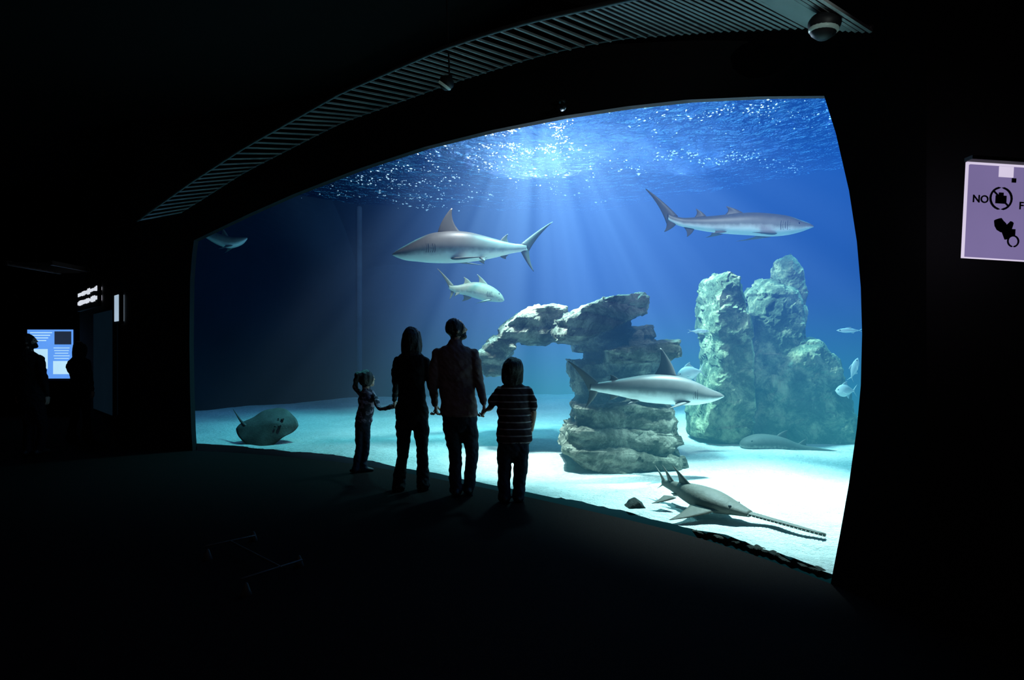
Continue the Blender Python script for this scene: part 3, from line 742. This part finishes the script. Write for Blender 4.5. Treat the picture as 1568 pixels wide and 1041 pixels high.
def head(b, fb, c, H, yaw, pitch, hair):
    R = Matrix.Rotation(yaw, 3, 'Z') @ Matrix.Rotation(pitch, 3, 'X')
    def T(v): return Vector(c)+R @ (Vector(v)*H)
    def fn(d, p):
        if d.z < 0:
            p = Vector((p.x*(1-.30*(-d.z)**1.6), p.y*(1-(.38 if d.y < 0 else .12)*(-d.z)**1.3), p.z))
        return p
    ellip(b, T((0, -.01, .02)), (.335*H, .41*H, .48*H), SK, R, 32, 22, fn)
    ellip(b, T((0, .26, -.36)), (.15*H, .13*H, .11*H), SK, R); ellip(b, T((0, .335, .1)), (.24*H, .08*H, .05*H), SK, R)
    ellip(b, T((0, .385, -.20)), (.10*H, .05*H, .022*H), SK, R); ellip(b, T((0, .378, -.25)), (.09*H, .05*H, .024*H), SK, R)
    for sg in (-1, 1): ellip(b, T((sg*.19, .28, -.08)), (.1*H, .08*H, .09*H), SK, R)
    tube(b, [(*T((0, .36, .08)), .035*H, .035*H), (*T((0, .44, -.04)), .042*H, .042*H), (*T((0, .47, -.1)), .05*H, .05*H)], SK, 10, 3)
    for sg in (-1, 1):
        ellip(b, T((sg*.36, -.03, -.04)), (.04*H, .08*H, .13*H), SK, R)
        ellip(fb, T((sg*.14, .335, .02)), (.05*H, .05*H, .042*H), 1, R, 12, 8)
    tube(b, [(*T((0, -.08, -.2)), .25*H, .27*H), (*T((0, -.1, -.5)), .24*H, .25*H), (*(T((0, -.12, -.5))-Vector((0, 0, .32*H))), .27*H, .27*H)], SK, 18, 4)
    ellip(b, T((0, -.06, .10)), (.38*H, .44*H, .46*H), HR, R, 56, 36, lambda d, p: Vector((p.x*(1 if d.z > -.2 else .85), p.y*(.76 if d.y > 0 else 1.0), p.z*(1 if d.z > 0 else .9))))
    if hair == 'beard':
        ellip(b, T((0, .22, -.36)), (.21*H, .2*H, .15*H), HR, R, 32, 20)
    elif hair == 'long':
        tube(b, [(*T((0, -.10, .2)), .40*H, .38*H), (*T((0, -.16, -.1)), .43*H, .34*H), (*T((.0, -.22, -.45)), .45*H, .27*H), (*T((.02, -.25, -.8)), .42*H, .2*H), (*T((.0, -.24, -1.12)), .3*H, .12*H)], HR, 40, 9)
        for sg in (-1, 1): tube(b, [(*T((sg*.3, .05, .25)), .12*H, .2*H), (*T((sg*.37, .05, -.15)), .1*H, .2*H), (*T((sg*.38, 0, -.6)), .08*H, .14*H)], HR, 20, 6)
    elif hair == 'bushy':
        ellip(b, T((0, -.08, .06)), (.50*H, .50*H, .50*H), HR, R, 56, 36, lambda d, p: Vector((p.x, p.y*(.75 if d.y > 0 else 1.0), p.z)))
        tube(b, [(*T((0, -.2, 0)), .52*H, .28*H), (*T((0, -.22, -.6)), .46*H, .22*H)], HR, 36, 6)
    elif hair == 'bun':
        ellip(b, T((0, -.08, .08)), (.42*H, .46*H, .46*H), HR, R, 48, 30, lambda d, p: Vector((p.x, p.y*(.72 if d.y > 0 else 1.0), p.z)))
        ellip(b, T((0, -.5, .30)), (.2*H, .21*H, .2*H), HR, R); tube(b, [(*T((0, -.5, .25)), .12*H, .12*H), (*T((0, -.70, .0)), .14*H, .14*H), (*T((0, -.66, -.4)), .06*H, .06*H)], HR, 12, 4)

def person(name, d, cx, footy, s, cfg, mats, base=None):
    b = Buf(); fb = Buf()
    if base is None: base = Vector(((cx-CX)/F*d, d, 0))
    def Q(px, py, dy=0): return Vector(((px-cx)*s, dy, max(0, (footy-py)*s)))
    def tp(L, mi, seg=32, sub=6): tube(b, [(*Q(x, y, q), rx*s, ry) for x, y, q, rx, ry in L], mi, seg, sub)
    tp(cfg['torso'], TP); tp(cfg['hips'], PT)
    for leg in cfg['legs']:
        tube(b, [(*Q(x, y, q), r*s, r*s*dr) for x, y, q, r, dr in leg], PT, 18, 5)
        x, y, q, r, dr = leg[-1]; toe = cfg.get('toe', (0.02, 1)); ft = Q(x, footy, q)
        L = cfg['foot']; tx, ty = toe
        tube(b, [(ft.x-tx*L*.28, ft.y-ty*L*.26, L*.16, L*.13, L*.14), (ft.x, ft.y, L*.2, L*.15, L*.2), (ft.x+tx*L*.3, ft.y+ty*L*.3, L*.16, L*.17, L*.15), (ft.x+tx*L*.58, ft.y+ty*L*.58, L*.11, L*.14, L*.10)], SH, 16, 4)
    for arm in cfg['arms']:
        J = arm['j']; ends = arm.get('sleeve', 1.0)
        pts = [Vector(p[:3])-base if (arm.get('world') and len(p) == 4) else Q(*p[:3]) for p in J]
        rs = arm['r']
        allp = [(*p, r, r) for p, r in zip(pts, rs)]
        if ends >= 1.0:
            cuff = pts[-2].lerp(pts[-1], .86)
            tube(b, allp[:-1]+[(*cuff, rs[-1]*1.25, rs[-1]*1.25)], TP, 16, 6)
            st = pts[-2].lerp(pts[-1], .9); tube(b, [(*st, rs[-1]*.95, rs[-1]*.95), (*pts[-1], rs[-1]*.9, rs[-1]*.9)], SK, 12, 3)
        else:
            se = pts[1].lerp(pts[2], .5)
            tube(b, [allp[0], allp[1], (*se, rs[1]*1.2, rs[1]*1.2)], TP, 20, 6)
            tube(b, [(*pts[1].lerp(pts[2], .45), rs[1]*.75, rs[1]*.75)]+allp[2:], SK, 14, 6)
        dirv = pts[-1]-pts[-2]
        if 'hdir' in arm: dirv = Vector(arm['hdir'])
        hand(fb, pts[-1], dirv, arm['side'], arm['nrm'], arm['hs'], arm.get('curl', .55))
    head(b, fb, Q(*cfg['head'][:3]), cfg['head'][3]*s, *cfg['headrot'], cfg['hair'])
    me = remesh(b, .0085, 3)
    vm = [0]*len(b.v)
    for f, mi in zip(b.f, b.m):
        for i in f: vm[i] = mi
    kds = {}
    for k in range(5):
        idx = [i for i in range(len(b.v)) if vm[i] == k]
        kd = KDTree(max(1, len(idx)))
        for i in idx: kd.insert(b.v[i], i)
        kd.balance(); kds[k] = kd
    bias = {SK: 0, HR: .016, SH: 0, TP: .008, PT: .002}
    for m in mats: me.materials.append(m)
    vmat = []
    for v in me.vertices:
        best = None
        for k, kd in kds.items():
            r = kd.find(v.co)
            if r[0] is None: continue
            q = r[2]-bias[k]
            if best is None or q < best[0]: best = (q, k)
        vmat.append(best[1])
    for p in me.polygons:
        ks = [vmat[i] for i in p.vertices]; p.material_index = max(set(ks), key=ks.count); p.use_smooth = True
    no = [v.normal.copy() for v in me.vertices]
    for v, k, n_ in zip(me.vertices, vmat, no):
        q = v.co.copy()
        if k in (TP, PT): v.co += n_*(.010*noise.noise(Vector((q.x*9, q.y*9, q.z*14)))+.007*noise.noise(Vector((q.x*22+3, q.y*14, q.z*26+q.x*18))))
        elif k == HR: v.co += n_*(.006*noise.noise(Vector((q.x*60, q.y*60, q.z*12)))+.009*noise.noise(Vector((q.x*18, q.y*18, q.z*6))))
    body = bpy.data.objects.new(name, me); scene.collection.objects.link(body)
    ex = mesh_obj(fb, name+'_hands', [mats[0], m_eye])
    ob = join([body, ex], name); ob.location = base
    return ob

dm, dw, db, dg = 6.31, 6.55, 6.04, 7.48
hand_wm = W(667, 630, 6.43); hand_mb = W(741, 630, 6.18); hand_gw = W(605, 621, 7.0)
def w4(v): return (v.x, v.y, v.z, 'w')
man = dict(torso=[(697, 527, -.02, 12, .07), (697, 534, -.02, 24, .09), (697, 543, -.02, 31, .11), (698, 562, -.01, 31, .12), (699, 585, 0, 28, .115), (701, 605, 0, 27, .11), (703, 622, 0, 28.5, .125), (703, 634, 0, 29, .13)],
    hips=[(703, 620, 0, 25, .11), (704, 640, 0, 26.5, .12), (704, 650, 0, 25, .115)],
    legs=[[(691, 645, 0, 14, 1.05), (693, 665, 0.01, 13, 1.05), (697, 695, .02, 10.5, 1.0), (697, 725, .0, 9.5, 1.0), (699, 750, -.02, 10, 1.1)],
          [(716, 645, 0, 14.5, 1.05), (719, 665, .02, 13, 1.05), (722, 695, .06, 10.5, 1.0), (720, 722, .05, 9, 1.0), (717, 749, .04, 9.5, 1.1)]],
    arms=[dict(j=[(670, 541, -.02), (667, 560, -.03), (664, 588, -.03), w4(hand_wm+Vector((-.00, -.01, .075)))], r=[.058, .06, .047, .030], side=(0, 1, .1), nrm=(1, 0, 0), hs=1.05, curl=.65, world=True, hdir=(.1, .2, -1)),
          dict(j=[(725, 541, -.02), (729, 560, -.03), (735, 590, -.02), w4(hand_mb+Vector((-.0, .01, .075)))], r=[.058, .06, .047, .030], side=(0, 1, .1), nrm=(-1, 0, 0), hs=1.05, curl=.65, world=True, hdir=(.05, -.2, -1))],
    foot=.28, head=(699, 505, 0, 34), headrot=(math.radians(-72), math.radians(12)), hair='beard')
person('man', dm, 704, 758, dm/F, man, [m_skin, m_hair, m_shoe, m_sweater, m_jeans])
woman = dict(torso=[(630, 537, -.01, 9, .06), (630, 545, -.01, 20, .08), (630, 553, 0, 25, .095), (630, 570, 0, 23.5, .105), (630, 590, 0, 20, .095), (631, 605, 0, 21, .10), (631, 625, -.01, 25, .115), (631, 633, -.01, 26, .115)],
    hips=[(631, 615, -.01, 22, .1), (631, 632, -.01, 25, .115), (631, 645, -.01, 24, .11)],
    legs=[[(619, 640, -.01, 13, 1.05), (618, 660, 0, 12, 1.0), (617, 690, .01, 9, 1.0), (613, 720, 0, 9, 1.1), (611, 746, -.02, 11, 1.3)],
          [(643, 640, -.01, 13, 1.05), (645, 660, 0, 12, 1.0), (646, 690, .02, 9, 1.0), (647, 718, .02, 9, 1.1), (648, 743, 0, 11, 1.3)]],
    arms=[dict(j=[(610, 551, 0), (606, 566, -.01), (603, 592, .10), w4(hand_gw+Vector((-.0, -.04, .06)))], r=[.046, .047, .037, .024], side=(0, 1, .5), nrm=(1, 0, 0), hs=.92, curl=.65, world=True, hdir=(0, .4, -.9)),
          dict(j=[(651, 551, 0), (655, 566, -.01), (660, 592, -.01), w4(hand_wm+Vector((.0, .02, .07)))], r=[.046, .047, .037, .024], side=(0, 1, .2), nrm=(-1, 0, 0), hs=.92, curl=.65, world=True, hdir=(0, -.1, -1))],
    foot=.24, head=(630, 518, .02, 33), headrot=(math.radians(-8), math.radians(4)), hair='long')
person('woman', dw, 631, 750, dw/F, woman, [m_skin, m_hair, m_shoe, m_top, m_pants])
boy = dict(torso=[(786, 584, -.01, 8, .05), (786, 591, -.01, 19, .075), (786, 598, 0, 25, .09), (786, 615, 0, 25, .1), (787, 640, 0, 25, .1), (787, 660, 0, 26.5, .105), (787, 674, 0, 27.5, .11)],
    hips=[(786, 655, 0, 22, .09), (786, 680, 0, 23, .1), (786, 688, 0, 22, .1)],
    legs=[[(774, 682, 0, 12.5, 1.1), (773, 700, 0, 12, 1.0), (772, 722, .02, 10.5, 1.0), (772, 745, 0, 9.5, 1.1), (773, 762, -.01, 10, 1.1)],
          [(798, 682, 0, 12.5, 1.1), (798, 700, 0, 12, 1.0), (797, 722, .03, 10.5, 1.0), (795, 745, .02, 9.5, 1.1), (794, 761, .01, 10, 1.1)]],
    arms=[dict(j=[(765, 597, 0), (758, 608, -.01), (751, 624, .02), w4(hand_mb+Vector((.035, -.01, .02)))], r=[.042, .044, .030, .021], side=(0, 1, .4), nrm=(-.3, 0, -1), hs=.78, curl=.7, world=True, sleeve=.5, hdir=(-.8, .1, -.5)),
          dict(j=[(808, 597, 0), (814, 610, -.01), (817, 636, .02), (814, 660, .05)], r=[.042, .044, .030, .021], side=(0, 1, 0), nrm=(-1, 0, 0), hs=.78, curl=.35, sleeve=.5)],
    foot=.22, head=(786, 565, .0, 33), headrot=(math.radians(-12), math.radians(2)), hair='bushy')
person('boy', db, 786, 768, db/F, boy, [m_skin, m_hair, m_shoe, m_stripe, m_jeans])
girl = dict(torso=[(562, 594, 0, 6, .045), (562, 599, 0, 11, .06), (562, 606, 0, 13, .07), (561, 620, 0, 12.5, .075), (559, 632, 0, 12.5, .075), (557, 642, 0, 13.5, .08)],
    hips=[(558, 635, 0, 11.5, .075), (556, 646, 0, 12.5, .08), (556, 652, 0, 11.5, .08)],
    legs=[[(551, 650, 0, 7.5, 1.1), (550, 665, .0, 6.8, 1.0), (549, 685, .02, 5.4, 1.0), (546, 705, 0, 5, 1.0), (545, 718, -.01, 5.6, 1.1)],
          [(560, 650, 0, 7.5, 1.1), (560, 665, .02, 6.8, 1.0), (559, 685, .05, 5.4, 1.0), (557, 703, .04, 5, 1.0), (556, 716, .03, 5.6, 1.1)]],
    arms=[dict(j=[(553, 602, 0), (548, 598, .03), (541, 589, .05), (549, 577, .02)], r=[.036, .036, .028, .02], side=(0, 0, 1), nrm=(0, 1, 0), hs=.68, curl=.4, hdir=(1, 0, .5)),
          dict(j=[(571, 603, 0), (577, 609, -.06), (588, 622, -.22), w4(hand_gw+Vector((-.02, .06, -.01)))], r=[.036, .036, .027, .02], side=(0, 0, 1), nrm=(-1, -.2, 0), hs=.68, curl=.7, world=True, hdir=(.3, -1, .0))],
    toe=(.9, .45), foot=.19, head=(562, 579, 0, 27), headrot=(math.radians(-50), math.radians(8)), hair='bun')
person('girl', dg, 558, 722, dg/F, girl, [m_skin, m_hair, m_shoe, m_pattern, m_jeans])
def relocate(cfg, cx, fy):
    c = copy.deepcopy(cfg)
    for a in c['arms']:
        a['world'] = False; x, y, q = a['j'][-2][:3]
        a['j'][-1] = (x+(3 if x < cx else -3), y+36, q+.08); a['curl'] = .4; a['hdir'] = (0, .1, -1)
    return c
person('visitor', 8.7, 704, 758, .0064, relocate(man, 704, 758), [m_skin, m_hair, m_shoe, m_top, m_pants], base=Vector(((48-CX)/F*8.7, 8.7, 0)))
person('visitor', 10.3, 631, 750, .0066, relocate(woman, 631, 750), [m_skin, m_hair, m_shoe, m_top, m_pants], base=Vector(((122-CX)/F*10.3, 10.3, 0)))

# low metal stand on the carpet (faintly lit in the photo)
b = Buf()
for (x0, y0, x1, y1) in ((315, 836, 390, 820), (370, 886, 462, 857), (352, 828, 430, 868)):
    a = Fl(x0, y0, .06); c = Fl(x1, y1, .06); tube(b, [(*a, .007, .007), (*c, .007, .007)], 0, 8, 1)
for x0, y0 in ((318, 850), (377, 903), (388, 822), (458, 860)):
    a = Fl(x0, y0, .03); tube(b, [(a.x, a.y, .004, .035, .025), (a.x, a.y, .065, .012, .012)], 0, 12, 2)
mesh_obj(b, 'metal_floor_stand', [simple('dull_steel', (.05, .05, .05), .5, .3)])

# ------------------------------------------------------------------ signs & screens
def emat(name, col, st):
    m, nt = new_mat(name); tc = nd(nt, 'ShaderNodeTexCoord').outputs['Object']
    e = nd(nt, 'ShaderNodeEmission'); o = nd(nt, 'ShaderNodeOutputMaterial')
    nt.links.new(mixc(nt, noiset(nt, tc, 2, 3), tuple(x*.75 for x in col), col), e.inputs[0]); e.inputs[1].default_value = st; nt.links.new(e.outputs[0], o.inputs[0]); return m
def text(txt, size, loc, mat, parent):
    c = bpy.data.curves.new('lettering', 'FONT'); c.body = txt; c.size = size; c.align_x = 'CENTER'; c.align_y = 'CENTER'; c.extrude = .001; c.offset = size*.02
    o = bpy.data.objects.new('lettering', c); scene.collection.objects.link(o); o.data.materials.append(mat); o.location = loc; o.rotation_euler = (math.pi/2, 0, 0); o.parent = parent
sg = bpy.data.objects.new('no_flash_sign', None); scene.collection.objects.link(sg)
c = W(1548, 325, 2.92); sg.location = (c.x, 2.92, c.z); sg.rotation_euler = (0, math.radians(3), math.radians(2))
m_pur = emat('backlit_purple_panel', (.42, .33, .72), .50); m_ink = simple('black_ink', (.01, .008, .015), .7); m_wht = emat('backlit_white_edge', (.85, .75, .98), .9)
b = Buf(); box(b, (0, .01, 0), (.445, .012, .46)); mesh_obj(b, 'frame', [m_wht], False, parent=sg)
b = Buf(); box(b, (0, 0, -.005), (.43, .012, .44)); mesh_obj(b, 'panel', [m_pur], False, parent=sg)
b = Buf(); box(b, (-.04, -.008, .188), (.07, .004, .05)); mesh_obj(b, 'label', [m_wht], False, parent=sg)
b = Buf(); box(b, (0, -.01, .24), (.46, .05, .018)); box(b, (.0, .14, .15), (.02, .3, .02)); mesh_obj(b, 'top_rail', [m_black], False, parent=sg)
b = Buf()
def ringm(cx_, cz, r, t):
    tube(b, [(cx_+r*math.cos(a), -.009, cz+r*math.sin(a), t, t) for a in [2*math.pi*i/24 for i in range(25)]], 0, 6, 1)
ringm(-.06, .06, .052, .005)
box(b, (-.06, -.009, .055), (.052, .004, .038)); box(b, (-.06, -.009, .08), (.022, .004, .016)); box(b, (-.06, -.009, .06), (.095, .005, .006), 0, Matrix.Rotation(math.radians(42), 3, 'Y'))
tube(b, [(-.07, -.009, -.04, .02, .003), (-.055, -.009, -.07, .028, .003), (-.02, -.009, -.08, .02, .003), (.0, -.009, -.05, .01, .003)], 0, 8, 3)
tube(b, [(-.04, -.009, -.07, .02, .003), (-.02, -.009, -.13, .014, .003)], 0, 8, 3); ringm(.01, -.14, .026, .004); box(b, (-.005, -.009, -.1), (.045, .004, .035))
mesh_obj(b, 'pictogram', [m_ink], False, parent=sg)
text('NO', .05, (-.16, -.009, .05), m_ink, sg); text('FLASH', .05, (.10, -.009, .03), m_ink, sg)
k = bpy.data.objects.new('info_screen_kiosk', None); scene.collection.objects.link(k); c = W(77, 542, 14); k.location = (c.x, c.y, 0)
m_blue = emat('screen_blue', (.12, .35, .95), 1.1); m_cy = emat('screen_cyan', (.5, .8, 1), 1.1); m_dk = emat('screen_dark', (.03, .05, .1), .6)
b = Buf(); box(b, (0, .05, 1.41), (1.12, .08, 1.2)); box(b, (0, .1, .4), (.9, .3, .82)); box(b, (0, .1, .02), (1.1, .5, .04)); mesh_obj(b, 'cabinet', [m_black], False, parent=k)
b = Buf(); box(b, (0, 0, 1.41), (1.04, .02, 1.12)); mesh_obj(b, 'screen', [m_blue], False, parent=k)
b = Buf(); box(b, (.3, -.015, 1.78), (.38, .01, .3)); mesh_obj(b, 'video_inset', [m_dk], False, parent=k)
b = Buf()
for i in range(4): box(b, (-.2, -.015, 1.9-.06*i), (.5-.09*i, .01, .022))
box(b, (-.25, -.015, 1.3), (.4, .01, .45)); box(b, (.28, -.015, 1.1), (.4, .01, .3))
for i in range(5): box(b, (.27, -.015, 1.55-.06*i), (.36-.03*(i % 3), .01, .018))
mesh_obj(b, 'screen_graphics', [m_cy], False, parent=k)
def corr(px):
    a = Vector((-5.82, 9.31)); e = Vector((-9, 12.7)); r = (px-CX)/F
    t = (r*a.y-a.x)/((e.x-a.x)-r*(e.y-a.y)); return a+(e-a)*t
cn = Vector((-.73, -.684))
def corr_panel(name, px0, px1, py0, py1, mat, frame=True):
    a = corr(px0); c = corr(px1); e = bpy.data.objects.new(name, None); scene.collection.objects.link(e); mid = (a+c)/2+cn*.05
    z0 = EYE+(HY-py1)/F*mid.y; z1 = EYE+(HY-py0)/F*mid.y; e.location = (mid.x, mid.y, (z0+z1)/2)
    ang = math.atan2(c.y-a.y, c.x-a.x); e.rotation_euler = (0, 0, ang+math.pi); L = (c-a).length
    b = Buf(); box(b, (0, .0, 0), (L+.08, .06, z1-z0+.08)); mesh_obj(b, 'housing', [m_black], False, parent=e)
    return e, L, z1-z0
e, L, H_ = corr_panel('illuminated_wall_sign', 126, 157, 438, 470, m_cy)
b = Buf(); random.seed(7)
for r in range(2):
    x = -L/2
    while x < L/2-.06:
        w_ = random.uniform(.05, .13)
        for yy in (-.035, .035): box(b, (x+w_/2, yy, H_*(.2-.42*r)), (w_, .01, H_*random.uniform(.12, .28)))
        x += w_+.07
mesh_obj(b, 'lettering', [emat('sign_white', (.85, .9, 1), .9)], False, parent=e)
e, L, H_ = corr_panel('wall_display_screen', 185, 191, 452, 492, m_cy)
b = Buf(); box(b, (0, -.035, 0), (L, .01, H_)); box(b, (0, .035, 0), (L, .01, H_)); mesh_obj(b, 'screen', [emat('display_pale', (.6, .8, 1), .7)], False, parent=e)
e, L, H_ = corr_panel('corridor_aquarium_window', 152, 181, 478, 630, m_cy)
b = Buf(); box(b, (0, -.035, 0), (L, .01, H_)); box(b, (0, .035, 0), (L, .01, H_)); mesh_obj(b, 'lit_water_panel', [emat('dim_blue_water', (.03, .09, .16), .06)], False, parent=e)
vent = bpy.data.objects.new('ceiling_vent', None); scene.collection.objects.link(vent); vent.location = W(86, 410, 11.5)
b = Buf()
for i in range(9): box(b, (0, -.6+.15*i, 0), (.75, .05, .03), 0, Matrix.Rotation(.5, 3, 'X'))
box(b, (-.4, 0, 0), (.04, 1.3, .08)); box(b, (.4, 0, 0), (.04, 1.3, .08))
mesh_obj(b, 'louvres', [m_slat], False, parent=vent)
b = Buf()
for x_ in (-.38, .38): tube(b, [(x_, 0, 0, .01, .01), (x_, 0, WALLH-vent.location.z, .01, .01)], 0, 6, 1)
mesh_obj(b, 'hangers', [m_black], False, parent=vent)

# ------------------------------------------------------------------ camera
cam = bpy.data.cameras.new('camera'); cam.sensor_width = 36; cam.lens = 36*F/1568; cam.shift_y = 15.5/1568; cam.clip_end = 200
co = bpy.data.objects.new('camera', cam); scene.collection.objects.link(co); co.location = (0, 0, EYE); co.rotation_euler = (math.pi/2, 0, 0)
scene.camera = co
